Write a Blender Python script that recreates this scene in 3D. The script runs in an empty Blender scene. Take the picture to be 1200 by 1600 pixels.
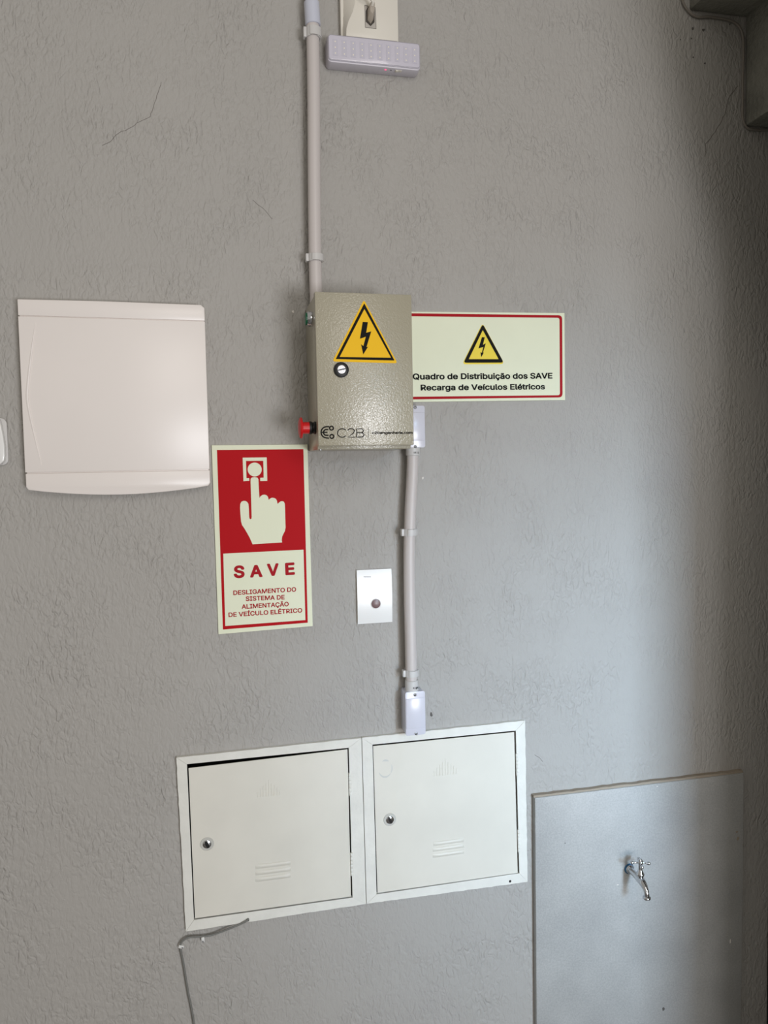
import bpy, bmesh, math, random
from mathutils import Vector, Matrix
from mathutils.geometry import tessellate_polygon, interpolate_bezier
random.seed(7)
SC = bpy.context.scene
COL = SC.collection

# ------------------------------------------------------------------ camera
F, D, ZC = 1183.03, 1.63, 1.60
YAW, PIT, ROL = 12.6808/57.29578, -3.4212/57.29578, -1.0822/57.29578
fw = Vector((math.sin(YAW)*math.cos(PIT), math.cos(YAW)*math.cos(PIT), math.sin(PIT)))
rt = Vector((math.cos(YAW), -math.sin(YAW), 0)); up = rt.cross(fw); dn = -up
c_, s_ = math.cos(ROL), math.sin(ROL)
CX = c_*rt - s_*dn; CY = s_*rt + c_*dn          # image right, image down
EYE = Vector((0, -D, ZC))
cam = bpy.data.objects.new('camera', bpy.data.cameras.new('camera')); COL.objects.link(cam)
cam.data.sensor_fit = 'HORIZONTAL'; cam.data.sensor_width = 36; cam.data.lens = F/1200*36
cam.data.clip_start = .02
m = Matrix.Identity(4)
for i in range(3):
    m[i][0] = CX[i]; m[i][1] = -CY[i]; m[i][2] = -fw[i]; m[i][3] = EYE[i]
cam.matrix_world = m
SC.camera = cam

# ------------------------------------------------------------------ world, lights, exposure
SC.view_settings.view_transform = 'Standard'; SC.view_settings.look = 'None'
SC.view_settings.gamma = 1; SC.view_settings.use_curve_mapping = False
SC.view_settings.exposure = 0.0
w = bpy.data.worlds.new('world'); SC.world = w; w.use_nodes = True
w.node_tree.nodes['Background'].inputs[0].default_value = (1.0, .94, .85, 1)
w.node_tree.nodes['Background'].inputs[1].default_value = .385

def area(name, loc, target, sx, sy, power, color):
    l = bpy.data.lights.new(name, 'AREA'); l.shape = 'RECTANGLE'; l.size = sx; l.size_y = sy
    l.energy = power; l.color = color
    o = bpy.data.objects.new(name, l); COL.objects.link(o)
    o.location = loc
    o.rotation_euler = (Vector(target)-Vector(loc)).to_track_quat('-Z', 'Y').to_euler()
    return o
# sunlit ground outside (low, warm, broad) and a piece of open sky (higher, blue, narrow)
area('sunlit_ground', (1.35, -4.0, .85), (-.1, 0, 2.15), 1.1, .9, 70, (.96, .965, 1.0))
area('overhead_fill', (.60, -3.1, 2.7), (.3, 0, 1.7), .9, 1.2, 15, (1.0, .95, .89))  # unseen fill from above and behind the camera, added to brighten the wall
sky = area('open_sky', (1.50, -3.5, 1.9), (1.08, 0, .88), .5, .7, 5.0, (.52, .75, 1.0))
sky.data.spread = math.radians(34)

# ------------------------------------------------------------------ helpers
def at(px, py, Y=0.0):
    """point of the plane y = Y that the photograph shows at (px, py)"""
    d = CX*((px-600)/F) + CY*((py-800)/F) + fw
    t = (Y-EYE.y)/d.y
    p = EYE + d*t
    return Vector((p.x, Y, p.z))

def lin(c):
    return tuple(((v/255)/12.92 if v <= 10 else (((v/255)+.055)/1.055)**2.4) for v in c) + (1,)

MATS = {}
def mat(name, col, rough=.5, metal=0., coat=0., emit=None, bump=None, mottle=None, spec=.5):
    """bump = (scale, strength, distance); mottle = (scale, amount) slight patchiness of the colour"""
    if name in MATS: return MATS[name]
    m = bpy.data.materials.new(name); m.use_nodes = True
    nt = m.node_tree; b = nt.nodes['Principled BSDF']
    b.inputs['Base Color'].default_value = lin(col); b.inputs['Roughness'].default_value = rough
    b.inputs['Metallic'].default_value = metal; b.inputs['Coat Weight'].default_value = coat
    b.inputs['Specular IOR Level'].default_value = spec
    if emit:
        b.inputs['Emission Color'].default_value = lin(emit[0]); b.inputs['Emission Strength'].default_value = emit[1]
    if bump or mottle:
        tc = nt.nodes.new('ShaderNodeNewGeometry')
    if bump:
        n = nt.nodes.new('ShaderNodeTexNoise'); n.inputs['Scale'].default_value = bump[0]; n.inputs['Detail'].default_value = 3
        nt.links.new(tc.outputs['Position'], n.inputs['Vector'])
        bp = nt.nodes.new('ShaderNodeBump'); bp.inputs['Strength'].default_value = bump[1]; bp.inputs['Distance'].default_value = bump[2]
        nt.links.new(n.outputs['Fac'], bp.inputs['Height']); nt.links.new(bp.outputs['Normal'], b.inputs['Normal'])
    if mottle:
        n = nt.nodes.new('ShaderNodeTexNoise'); n.inputs['Scale'].default_value = mottle[0]; n.inputs['Detail'].default_value = 6
        nt.links.new(tc.outputs['Position'], n.inputs['Vector'])
        r = nt.nodes.new('ShaderNodeMapRange'); r.inputs['From Min'].default_value = .3; r.inputs['From Max'].default_value = .7
        r.inputs['To Min'].default_value = 1-mottle[1]; r.inputs['To Max'].default_value = 1+mottle[1]
        nt.links.new(n.outputs['Fac'], r.inputs['Value'])
        mx = nt.nodes.new('ShaderNodeVectorMath'); mx.operation = 'SCALE'
        mx.inputs[0].default_value = lin(col)[:3]
        nt.links.new(r.outputs['Result'], mx.inputs['Scale']); nt.links.new(mx.outputs['Vector'], b.inputs['Base Color'])
    MATS[name] = m
    return m

def wall_mat(name, col, k=1.0):
    """trowelled, wrinkled acrylic render: upright creases, small pits, faint large patches"""
    m = bpy.data.materials.new(name); m.use_nodes = True; nt = m.node_tree; b = nt.nodes['Principled BSDF']
    N = nt.nodes.new; L = nt.links.new
    g = N('ShaderNodeNewGeometry')
    mp = N('ShaderNodeMapping'); mp.inputs['Scale'].default_value = (1, 1, .52); L(g.outputs['Position'], mp.inputs['Vector'])
    n1 = N('ShaderNodeTexNoise'); n1.inputs['Scale'].default_value = 125; n1.inputs['Detail'].default_value = 1.6
    n1.inputs['Distortion'].default_value = .5; L(mp.outputs['Vector'], n1.inputs['Vector'])
    # sparse creases where two trowel strokes met
    n5 = N('ShaderNodeTexNoise'); n5.inputs['Scale'].default_value = 66; n5.inputs['Detail'].default_value = 2; n5.inputs['Distortion'].default_value = .45
    L(mp.outputs['Vector'], n5.inputs['Vector'])
    a = N('ShaderNodeMath'); a.operation = 'SUBTRACT'; a.inputs[1].default_value = .5; L(n5.outputs['Fac'], a.inputs[0])
    ab = N('ShaderNodeMath'); ab.operation = 'ABSOLUTE'; L(a.outputs[0], ab.inputs[0])
    cr = N('ShaderNodeMapRange'); cr.interpolation_type = 'LINEAR'; cr.inputs['From Min'].default_value = 0; cr.inputs['From Max'].default_value = .11
    cr.inputs['To Min'].default_value = -.34; cr.inputs['To Max'].default_value = 0
    L(ab.outputs[0], cr.inputs['Value'])
    sm = N('ShaderNodeMath'); sm.operation = 'ADD'; L(n1.outputs['Fac'], sm.inputs[0]); L(cr.outputs[0], sm.inputs[1])
    # smoother and rougher patches
    n2 = N('ShaderNodeTexNoise'); n2.inputs['Scale'].default_value = 8; n2.inputs['Detail'].default_value = 4; L(g.outputs['Position'], n2.inputs['Vector'])
    am = N('ShaderNodeMapRange'); am.inputs['From Min'].default_value = .36; am.inputs['From Max'].default_value = .64
    am.inputs['To Min'].default_value = .35; am.inputs['To Max'].default_value = 1.15; L(n2.outputs['Fac'], am.inputs['Value'])
    mu = N('ShaderNodeMath'); mu.operation = 'MULTIPLY'; L(sm.outputs[0], mu.inputs[0]); L(am.outputs[0], mu.inputs[1])
    bp = N('ShaderNodeBump'); bp.inputs['Strength'].default_value = .9*k; bp.inputs['Distance'].default_value = .0035
    L(mu.outputs[0], bp.inputs['Height']); L(bp.outputs['Normal'], b.inputs['Normal'])
    n4 = N('ShaderNodeTexNoise'); n4.inputs['Scale'].default_value = 3.0; n4.inputs['Detail'].default_value = 5; L(g.outputs['Position'], n4.inputs['Vector'])
    c1 = N('ShaderNodeMix'); c1.data_type = 'RGBA'
    c1.inputs['A'].default_value = lin([v*.975 for v in col]); c1.inputs['B'].default_value = lin([min(255, v*1.02) for v in col])
    L(n4.outputs['Fac'], c1.inputs['Factor']); L(c1.outputs['Result'], b.inputs['Base Color'])
    b.inputs['Roughness'].default_value = .55; b.inputs['Specular IOR Level'].default_value = .35
    return m

ORG = {}
def tagit(o, label=None, cat=None, group=None, kind=None):
    if label: o['label'] = label
    if cat: o['category'] = cat
    if group: o['group'] = group
    if kind: o['kind'] = kind
    return o

def thing(name, loc, label, cat, group=None):
    o = bpy.data.objects.new(name, None); COL.objects.link(o); o.location = loc; o.empty_display_size = .02
    ORG[o.name] = Vector(loc)
    return tagit(o, label, cat, group)

def obj(name, bm, material, parent=None, smooth=None, bevel=0, bseg=2, subsurf=0):
    if bevel:
        bmesh.ops.remove_doubles(bm, verts=bm.verts, dist=1e-6)
        bmesh.ops.recalc_face_normals(bm, faces=bm.faces)
        es = [e for e in bm.edges if e.is_manifold and e.calc_face_angle(0) > .6]
        bmesh.ops.bevel(bm, geom=es, offset=bevel, segments=bseg, profile=.5, affect='EDGES', clamp_overlap=True)
    if name != 'lettering': bmesh.ops.recalc_face_normals(bm, faces=bm.faces)
    o_ = ORG[parent.name] if parent else Vector((0, 0, 0))
    if not parent:      # own origin at the centre of its own bounds
        xs = [v.co for v in bm.verts]
        o_ = Vector([(min(p[i] for p in xs)+max(p[i] for p in xs))/2 for i in range(3)])
    bmesh.ops.translate(bm, verts=bm.verts, vec=-o_)
    me = bpy.data.meshes.new(name); bm.to_mesh(me); bm.free()
    me.materials.append(material)
    if smooth is None: smooth = bool(bevel)
    if smooth:
        for p in me.polygons: p.use_smooth = True
        try: me.set_sharp_from_angle(angle=math.radians(40))
        except Exception: pass
    ob = bpy.data.objects.new(name, me); COL.objects.link(ob)
    if parent: ob.parent = parent
    else: ob.location = o_
    ORG[ob.name] = o_
    return ob

def B(): return bmesh.new()

def box(bm, x0, x1, y0, y1, z0, z1):
    vs = [bm.verts.new((x, y, z)) for x in (x0, x1) for y in (y0, y1) for z in (z0, z1)]
    for f in ((0,1,3,2), (4,6,7,5), (0,4,5,1), (2,3,7,6), (0,2,6,4), (1,5,7,3)):
        bm.faces.new([vs[i] for i in f])
    return bm

def prism(bm, pts, y0, y1):
    """solid between y0 and y1 with outline pts [(x, z)]"""
    a = [bm.verts.new((p[0], y0, p[1])) for p in pts]; b = [bm.verts.new((p[0], y1, p[1])) for p in pts]
    n = len(pts)
    for t in tessellate_polygon([[Vector((p[0], p[1], 0)) for p in pts]]):
        for vs in (a, b):
            try: bm.faces.new([vs[i] for i in t])
            except ValueError: pass
    for i in range(n): bm.faces.new((a[i], a[(i+1) % n], b[(i+1) % n], b[i]))
    return bm

def ngon_prism(bm, pts, y0, y1):
    """like prism, with one n-gon at each end so that its rim can be bevelled"""
    a = [bm.verts.new((p[0], y0, p[1])) for p in pts]; b = [bm.verts.new((p[0], y1, p[1])) for p in pts]
    n = len(pts); bm.faces.new(a); bm.faces.new(b)
    for i in range(n): bm.faces.new((a[i], a[(i+1) % n], b[(i+1) % n], b[i]))
    return bm

def sheet(bm, pts, y):
    """flat print at depth y, outline pts [(x, z)]"""
    a = [bm.verts.new((p[0], y, p[1])) for p in pts]
    for t in tessellate_polygon([[Vector((p[0], p[1], 0)) for p in pts]]):
        try: bm.faces.new([a[i] for i in t])
        except ValueError: pass
    return bm

def pxs(pts, Y=0): return [(at(x, y, Y).x, at(x, y, Y).z) for x, y in pts]

def rrect(x0, x1, z0, z1, r, n=6):
    out = []
    for cx, cz, a0 in ((x1-r, z1-r, 0), (x0+r, z1-r, 90), (x0+r, z0+r, 180), (x1-r, z0+r, 270)):
        for i in range(n+1):
            a = math.radians(a0+90*i/n); out.append((cx+r*math.cos(a), cz+r*math.sin(a)))
    return out

def lathe(bm, prof, org, axis, seg=24):
    """prof [(radius, distance along axis)]"""
    ax = Vector(axis).normalized(); u = ax.orthogonal().normalized(); v = ax.cross(u); org = Vector(org)
    rings = []
    for r, t in prof:
        rings.append([bm.verts.new(org+ax*t+(u*math.cos(2*math.pi*i/seg)+v*math.sin(2*math.pi*i/seg))*max(r, 1e-5)) for i in range(seg)])
    for a, b in zip(rings, rings[1:]):
        for i in range(seg): bm.faces.new((a[i], a[(i+1) % seg], b[(i+1) % seg], b[i]))
    bm.faces.new(rings[0]); bm.faces.new(rings[-1])
    return bm

def smooth_path(pts, n=6):
    P = [Vector(p) for p in pts]; P = [2*P[0]-P[1]]+P+[2*P[-1]-P[-2]]; out = []
    for i in range(1, len(P)-2):
        for k in range(n):
            t = k/n
            out.append(.5*((2*P[i])+(P[i+1]-P[i-1])*t+(2*P[i-1]-5*P[i]+4*P[i+1]-P[i+2])*t*t+(3*P[i]-P[i-1]-3*P[i+1]+P[i+2])*t**3))
    out.append(P[-2]); return out

def tube(bm, pts, r, seg=12, cap=True):
    P = [Vector(p) for p in pts]; rs = r if isinstance(r, (list, tuple)) else [r]*len(P)
    t0 = (P[1]-P[0]).normalized(); u = t0.orthogonal().normalized(); rings = []
    for i, p in enumerate(P):
        t = (P[min(i+1, len(P)-1)]-P[max(i-1, 0)]).normalized()
        u = (u-t*u.dot(t)).normalized(); v = t.cross(u)
        rings.append([bm.verts.new(p+(u*math.cos(2*math.pi*k/seg)+v*math.sin(2*math.pi*k/seg))*rs[i]) for k in range(seg)])
    for a, b in zip(rings, rings[1:]):
        for i in range(seg): bm.faces.new((a[i], a[(i+1) % seg], b[(i+1) % seg], b[i]))
    if cap: bm.faces.new(rings[0]); bm.faces.new(rings[-1])
    return bm

def ribbon(bm, pts, w, y, closed=False):
    """flat stroke of width w through pts [(x, z)]"""
    n = len(pts); L_, R_ = [], []
    for i, p in enumerate(pts):
        if closed: a, b = pts[i-1], pts[(i+1) % n]
        else: a, b = pts[max(i-1, 0)], pts[min(i+1, n-1)]
        d = Vector((b[0]-a[0], b[1]-a[1])).normalized(); nn = Vector((-d.y, d.x))*w/2
        L_.append(bm.verts.new((p[0]+nn.x, y, p[1]+nn.y))); R_.append(bm.verts.new((p[0]-nn.x, y, p[1]-nn.y)))
    for i in range(n if closed else n-1):
        j = (i+1) % n; bm.faces.new((L_[i], L_[j], R_[j], R_[i]))
    return bm

def circ(cx, cz, r, n=32, a0=0, a1=360):
    full = (a1-a0) % 360 == 0
    return [(cx+r*math.cos(math.radians(a0+(a1-a0)*i/(n if full else n-1))), cz+r*math.sin(math.radians(a0+(a1-a0)*i/(n if full else n-1)))) for i in range(n)]

import os
FONT = None
try:     # the sans face that ships inside Blender itself
    FONT = bpy.data.fonts.load(os.path.join(bpy.utils.system_resource('DATAFILES'), 'fonts', 'Inter.woff2'))
except Exception:
    FONT = None
def text_bm(s, p0, p1, cap, y, bold=0.03):
    """lettering whose baseline runs p0 -> p1 [(x, z)], capitals of height cap, in the plane y"""
    def outlines(body):
        cu = bpy.data.curves.new('t', 'FONT'); cu.body = body; cu.size = 1
        if FONT: cu.font = FONT
        o = bpy.data.objects.new('t', cu); COL.objects.link(o)
        dg = bpy.context.evaluated_depsgraph_get(); dg.update()
        cv = o.evaluated_get(dg).to_curve(dg, apply_modifiers=False); out = []
        for sp in cv.splines:
            bp = sp.bezier_points; P = []
            if len(bp) < 2: continue
            for a in range(len(bp)):
                p_, q_ = bp[a], bp[(a+1) % len(bp)]
                straight = p_.handle_right_type in ('VECTOR',) and q_.handle_left_type in ('VECTOR',)
                st = 2 if straight else 5
                P += [Vector((v.x, v.y)) for v in interpolate_bezier(p_.co, p_.handle_right, q_.handle_left, q_.co, st)[:-1]]
            Q = [v for k, v in enumerate(P) if (v-P[k-1]).length > 1e-5]
            if len(Q) > 2: out.append(Q)
        o.to_curve_clear(); bpy.data.objects.remove(o); bpy.data.curves.remove(cu)
        return out
    def sarea(P): return sum(P[k-1].x*P[k].y-P[k].x*P[k-1].y for k in range(len(P)))/2
    def inside(p, P):
        c = False
        for k in range(len(P)):
            a, b = P[k-1], P[k]
            if (a.y > p.y) != (b.y > p.y) and p.x < (b.x-a.x)*(p.y-a.y)/(b.y-a.y)+a.x: c = not c
        return c
    hs = outlines('H'); hy = [v.y for P in hs for v in P]
    sgn = 1 if sarea(max(hs, key=lambda P: abs(sarea(P)))) > 0 else -1
    cs = outlines(s)
    outer = [P for P in cs if sarea(P)*sgn > 0]; holes = [P for P in cs if sarea(P)*sgn <= 0]
    own = {k: [] for k in range(len(outer))}
    for H_ in holes:
        cand = [k for k, P in enumerate(outer) if all(inside(v, P) for v in H_[::3])]
        if cand: own[min(cand, key=lambda k: abs(sarea(outer[k])))].append(H_)
    hh = max(hy)-min(hy)+2*bold; hb = min(hy)-bold
    xs = [v.x for P in outer for v in P]; x0, wd = min(xs)-bold, max(xs)-min(xs)+2*bold
    d = Vector((p1[0]-p0[0], p1[1]-p0[1])); n = Vector((-d.y, d.x)).normalized()
    bm = B()
    steps = [(0, 0)]+[(bold*math.cos(math.pi*k/7), bold*math.sin(math.pi*k/7)) for k in range(14)] if bold else [(0, 0)]
    for m_, P in enumerate(outer):
        loops = [P]+own[m_]; flat = [v for L_ in loops for v in L_]
        tr = tessellate_polygon([[Vector((v.x, v.y, 0)) for v in L_] for L_ in loops])
        for k, (ox, oy) in enumerate(steps):       # heavier strokes: the glyph laid over itself
            vs = []
            for v in flat:
                a = (v.x+ox-x0)/wd; b = (v.y+oy-hb)/hh*cap
                q = Vector(p0)+d*a+n*b; vs.append(q)
            for ti, t in enumerate(tr):
                yy = y-k*2.1e-5-(ti % 5)*4e-6-(m_ % 2)*2e-6
                if len(set(t)) == 3: bm.faces.new([bm.verts.new((vs[i].x, yy, vs[i].y)) for i in t])
    bmesh.ops.delete(bm, geom=[f for f in bm.faces if f.calc_area() < 2e-10], context='FACES')
    bm.normal_update()
    for f in bm.faces:
        if f.normal.y > 0: f.normal_flip()
    return bm

# ------------------------------------------------------------------ materials
M_WALL = wall_mat('grey_wrinkled_wall_paint', (172, 169, 164))
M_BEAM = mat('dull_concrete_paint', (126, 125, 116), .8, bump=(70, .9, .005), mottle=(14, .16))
M_FLOOR = mat('grey_floor', (125, 122, 118), .6, bump=(40, .3, .002), mottle=(5, .1))
M_BLACK = mat('black_paint', (12, 12, 13), .5)
M_PANEL = mat('white_moulded_plastic', (240, 233, 228), .32, mottle=(6, .012))
M_PLATE = mat('glossy_white_plastic', (236, 236, 234), .22)
M_PVC = mat('light_grey_pvc', (204, 197, 194), .38)
M_PVCB = mat('bluish_grey_pvc', (203, 206, 219), .33)
M_PVCD = mat('clip_grey_pvc', (205, 203, 201), .4)
M_JB = mat('junction_box_lid_plastic', (213, 213, 224), .22)
M_STEEL = mat('white_painted_steel', (223, 220, 209), .38, bump=(45, .12, .002), mottle=(6, .05))
M_FRAME = mat('brush_painted_white_steel', (228, 227, 219), .5, bump=(90, .5, .0015), mottle=(25, .045))
M_INNER = mat('dark_grey_interior_paint', (46, 44, 40), .7)  # dark grey paint inside the meter boxes
M_CHROME = mat('chrome', (205, 207, 210), .07, 1)
M_BRUSHED = mat('zinc_screw', (165, 165, 168), .28, 1)
M_KEY = mat('black_keyhole', (8, 8, 8), .4)
M_STONE = None
M_GROUT = mat('beige_grout', (158, 146, 130), .85, bump=(200, .5, .001))
M_CABLE = mat('grey_cable_sheath', (118, 118, 114), .5)
M_CABLE2 = mat('painted_over_cable', (132, 125, 117), .6)
M_CREAM = mat('photoluminescent_cream', (234, 238, 212), .5, spec=.25, mottle=(14, .012))
M_RED = mat('sign_red', (184, 10, 22), .55, spec=.12)
M_DRED = mat('sign_text_red', (172, 22, 34), .55, spec=.12)
M_YEL = mat('sticker_yellow', (246, 194, 20), .5, spec=.2)
M_YEL2 = mat('sign_yellow', (240, 216, 40), .4)
M_PRINT = mat('black_print', (20, 19, 16), .6, spec=.12)
M_BTNRED = mat('red_button_plastic', (205, 18, 22), .35)
M_GREEN = mat('green_button_plastic', (8, 92, 58), .3)
M_BLUE = mat('blue_thread_seal', (40, 92, 130), .5)
M_LIGHTB = mat('lamp_housing_plastic', (206, 202, 210), .35)
M_LENS = mat('lamp_lens_plastic', (208, 204, 216), .18, coat=.4)
M_CELL = mat('lamp_cell', (199, 196, 208), .25)
M_LED = mat('led_chip', (250, 242, 222), .3)
M_SOCK = mat('warm_white_plastic', (226, 221, 210), .35)
M_PLUG = mat('beige_plug', (178, 168, 155), .45)
M_CLIP = mat('white_nail_clip', (225, 225, 222), .35)
M_CRACK = mat('crack_shadowed_plaster', (112, 106, 100), .9)
M_CHIP = mat('bare_white_plaster', (222, 218, 210), .8)
M_DCHIP = mat('dark_plaster_chip', (96, 92, 88), .9)
M_SMUDGE = mat('grey_scuff', (184, 184, 178), .6)
M_SENSOR = mat('smoked_red_button', (112, 84, 84), .3)

def hammer_mat():
    m = bpy.data.materials.new('hammered_beige_grey_paint'); m.use_nodes = True; nt = m.node_tree; b = nt.nodes['Principled BSDF']
    N = nt.nodes.new; L = nt.links.new
    g = N('ShaderNodeNewGeometry')
    n = N('ShaderNodeTexNoise'); n.inputs['Scale'].default_value = 290; n.inputs['Detail'].default_value = 1.5; n.inputs['Distortion'].default_value = .6
    L(g.outputs['Position'], n.inputs['Vector'])
    bp = N('ShaderNodeBump'); bp.inputs['Strength'].default_value = .55; bp.inputs['Distance'].default_value = .0011
    L(n.outputs['Fac'], bp.inputs['Height']); L(bp.outputs['Normal'], b.inputs['Normal']); L(bp.outputs['Normal'], b.inputs['Coat Normal'])
    b.inputs['Base Color'].default_value = lin((168, 162, 142)); b.inputs['Roughness'].default_value = .3
    b.inputs['Coat Weight'].default_value = .4; b.inputs['Coat Roughness'].default_value = .12
    return m
M_HAM = hammer_mat()

def stone_mat():
    m = bpy.data.materials.new('pale_grey_granite'); m.use_nodes = True; nt = m.node_tree; b = nt.nodes['Principled BSDF']
    N = nt.nodes.new; L = nt.links.new
    g = N('ShaderNodeNewGeometry')
    n = N('ShaderNodeTexNoise'); n.inputs['Scale'].default_value = 260; n.inputs['Detail'].default_value = 3; L(g.outputs['Position'], n.inputs['Vector'])
    n2 = N('ShaderNodeTexNoise'); n2.inputs['Scale'].default_value = 9; n2.inputs['Detail'].default_value = 6; L(g.outputs['Position'], n2.inputs['Vector'])
    ad = N('ShaderNodeMath'); ad.operation = 'MULTIPLY_ADD'; ad.inputs[1].default_value = .55; L(n.outputs['Fac'], ad.inputs[0])
    h = N('ShaderNodeMath'); h.operation = 'MULTIPLY'; h.inputs[1].default_value = .45; L(n2.outputs['Fac'], h.inputs[0]); L(h.outputs[0], ad.inputs[2])
    r = N('ShaderNodeValToRGB'); r.color_ramp.elements[0].position = .36; r.color_ramp.elements[0].color = lin((160, 160, 158))
    r.color_ramp.elements[1].position = .64; r.color_ramp.elements[1].color = lin((180, 180, 177)); L(ad.outputs[0], r.inputs['Fac'])
    L(r.outputs['Color'], b.inputs['Base Color'])
    bp = N('ShaderNodeBump'); bp.inputs['Strength'].default_value = .25; bp.inputs['Distance'].default_value = .0008
    L(n.outputs['Fac'], bp.inputs['Height']); L(bp.outputs['Normal'], b.inputs['Normal'])
    b.inputs['Roughness'].default_value = .42
    return m
M_STONE = stone_mat()

# ------------------------------------------------------------------ the setting
XA, XB, XC_, XD = -.078, .281, .322, .680     # openings behind the two meter doors
ZA, ZB = .630, .988
bm = B(); xs = [-3.0, XA, XB, XC_, XD, 2.4]; zs = [0, ZA, ZB, 3.3]
gv = [[bm.verts.new((x, 0, z)) for z in zs] for x in xs]
fs = []
for i in range(5):
    for j in range(3):
        if j == 1 and i in (1, 3): continue
        fs.append(bm.faces.new((gv[i][j], gv[i][j+1], gv[i+1][j+1], gv[i+1][j])))
ret = bmesh.ops.extrude_face_region(bm, geom=fs)
bmesh.ops.translate(bm, verts=[v for v in ret['geom'] if isinstance(v, bmesh.types.BMVert)], vec=(0, .2, 0))
wall = tagit(obj('wall_back', bm, M_WALL), kind='structure')
wall['label'] = 'grey wall of wrinkled textured paint'

bm = B(); box(bm, -3, 2.4, -6, .2, -.1, 0)
tagit(obj('floor', bm, M_FLOOR), 'grey floor', kind='structure')
# right jamb: black strip at the right end of the wall
JX = at(1198.5, 1500, 0).x
bm = B(); box(bm, JX, JX+.06, -.10, 0, 0, 3.0)
tagit(obj('door_1', bm, M_BLACK, bevel=.002), 'black door jamb at the far right edge', kind='structure')
# stepped beams at the upper right
a = at(1076.5, 17, 0); b_ = at(1163, 198, 0)
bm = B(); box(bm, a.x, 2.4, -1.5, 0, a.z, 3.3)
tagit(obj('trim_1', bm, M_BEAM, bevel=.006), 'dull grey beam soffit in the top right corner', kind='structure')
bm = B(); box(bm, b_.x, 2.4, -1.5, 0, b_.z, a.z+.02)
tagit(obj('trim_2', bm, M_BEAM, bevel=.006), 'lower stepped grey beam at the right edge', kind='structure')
# pier added out of view, its outline shaped to shade the wall's right end
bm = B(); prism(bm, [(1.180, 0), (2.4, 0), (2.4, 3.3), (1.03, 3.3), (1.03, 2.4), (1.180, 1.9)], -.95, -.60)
tagit(obj('shade_pier', bm, M_BEAM), 'unseen grey pier added right of the view to shade the wall', kind='structure')

# hairline cracks and small chips in the wall's render
def crack(pts, wdt):
    P = []
    for (x0, y0), (x1, y1) in zip(pts, pts[1:]):
        n = max(2, int(math.hypot(x1-x0, y1-y0)/5))
        for k in range(n):
            t = k/n; P.append((x0+(x1-x0)*t+random.uniform(-.9, .9), y0+(y1-y0)*t+random.uniform(-.9, .9)))
    P.append(pts[-1])
    obj('crack', ribbon(B(), pxs(P), wdt, -.0004), M_CRACK, wall)
ORG[wall.name] = Vector(wall.location)
crack([(160, 228), (174, 221), (185, 208), (206, 199), (218, 190), (235, 183), (242, 160), (252, 128)], .0008)
crack([(395, 312), (415, 330), (425, 342)], .0007)
crack([(1153, 134), (1140, 150), (1133, 178), (1122, 198), (1110, 217), (1103, 225), (1101, 245)], .0014)
crack([(835, 1180), (842, 1183), (848, 1190)], .001)
def chip(px, py, r, m, sq=1.0):
    c = at(px, py, 0); pts = []
    for i in range(9):
        a_ = 2*math.pi*i/9; rr = r*random.uniform(.6, 1.2); pts.append((c.x+rr*math.cos(a_), c.z+rr*sq*math.sin(a_)))
    obj('plaster_chip', prism(B(), pts, -.0012, .001), m, wall)
chip(660.5, 747, .0028, M_CHIP, 1.6); chip(458, 487, .003, M_CHIP, 1.3)
chip(674, 1117, .0035, M_DCHIP, 1.6); chip(1099, 47, .004, M_DCHIP); chip(1082, 45, .003, M_DCHIP)
chip(1163, 19, .002, M_DCHIP); chip(1080, 60, .002, M_DCHIP); chip(1083, 90, .0018, M_DCHIP); chip(1101, 99, .002, M_DCHIP); chip(1063, 62, .0014, M_DCHIP); chip(1140, 38, .002, M_DCHIP)

# ------------------------------------------------------------------ left white distribution panel
PY = -.030
p = at(28, 467, PY); q = at(328, 760, PY)
x0, x1 = -.3568, -.0056; zt = 1.9355; zb = 1.5675; zs1 = 1.9045; zs2 = 1.602
t = thing('distribution_panel', ((x0+x1)/2, 0, zb), 'wide white plastic distribution panel with a curved lower edge, left of the beige cabinet', 'electrical panel')
obj('back_box', box(B(), x0+.0015, x1-.0015, -.0265, 0, zb+.004, zt-.006), M_PANEL, t, bevel=.002)
bm = B(); ngon_prism(bm, [(x0, zs1+.0006), (x1, zs1-.0014), (x1, zt-.007), (x1-.007, zt-.0008), (-.2, zt+.0012), (x0, zt+.0006)], PY, -.010)
obj('top_rail', bm, M_PANEL, t, bevel=.0014)
bm = B(); ngon_prism(bm, [(x0-.0003, zs2-.0002), (x1-.0003, zs2-.0002), (x1, zs1-.0032), (x0, zs1-.0012)], PY-.0006, -.010)
dr = obj('door', bm, M_PANEL, t, bevel=.0010)
pr = smooth_path([(at(x, y, PY-.0006)) for x, y in ((55.4, 503), (49, 552), (43.7, 600), (43.2, 628), (52, 672), (64.7, 727))], 6)
n = len(pr); rr = [.0004+.0022*math.sin(math.pi*i/(n-1))**.6 for i in range(n)]
obj('moulded_ridge', tube(B(), pr, rr, 8), M_PANEL, dr, smooth=True)
pts = [(x0, zs2-.0024), (x0, zb+.006), (x0+.004, zb)]
for k in range(1, 12):
    s = k/12; pts.append((x0+.003+(x1-x0-.006)*s, zb-.0135*math.sin(math.pi*s)**.9*(1) + (.0)*s))
pts += [(x1-.004, zb+.0003), (x1, zb+.0063), (x1, zs2-.0024)]
bm = B(); ngon_prism(bm, pts, PY, -.010)
br = obj('bottom_rail', bm, M_PANEL, t, bevel=.0014)
bm = B()
for k in range(9):
    c = at(166+k*4.4, 751-(k > 6)*0+k*.2, PY)
    box(bm, c.x-.0016, c.x+.0012, PY-.0003, PY+.001, c.z-(.003 if k < 6 else .0045), c.z+(.003 if k % 2 else .002))
obj('embossed_mark', bm, M_PANEL, br)

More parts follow.
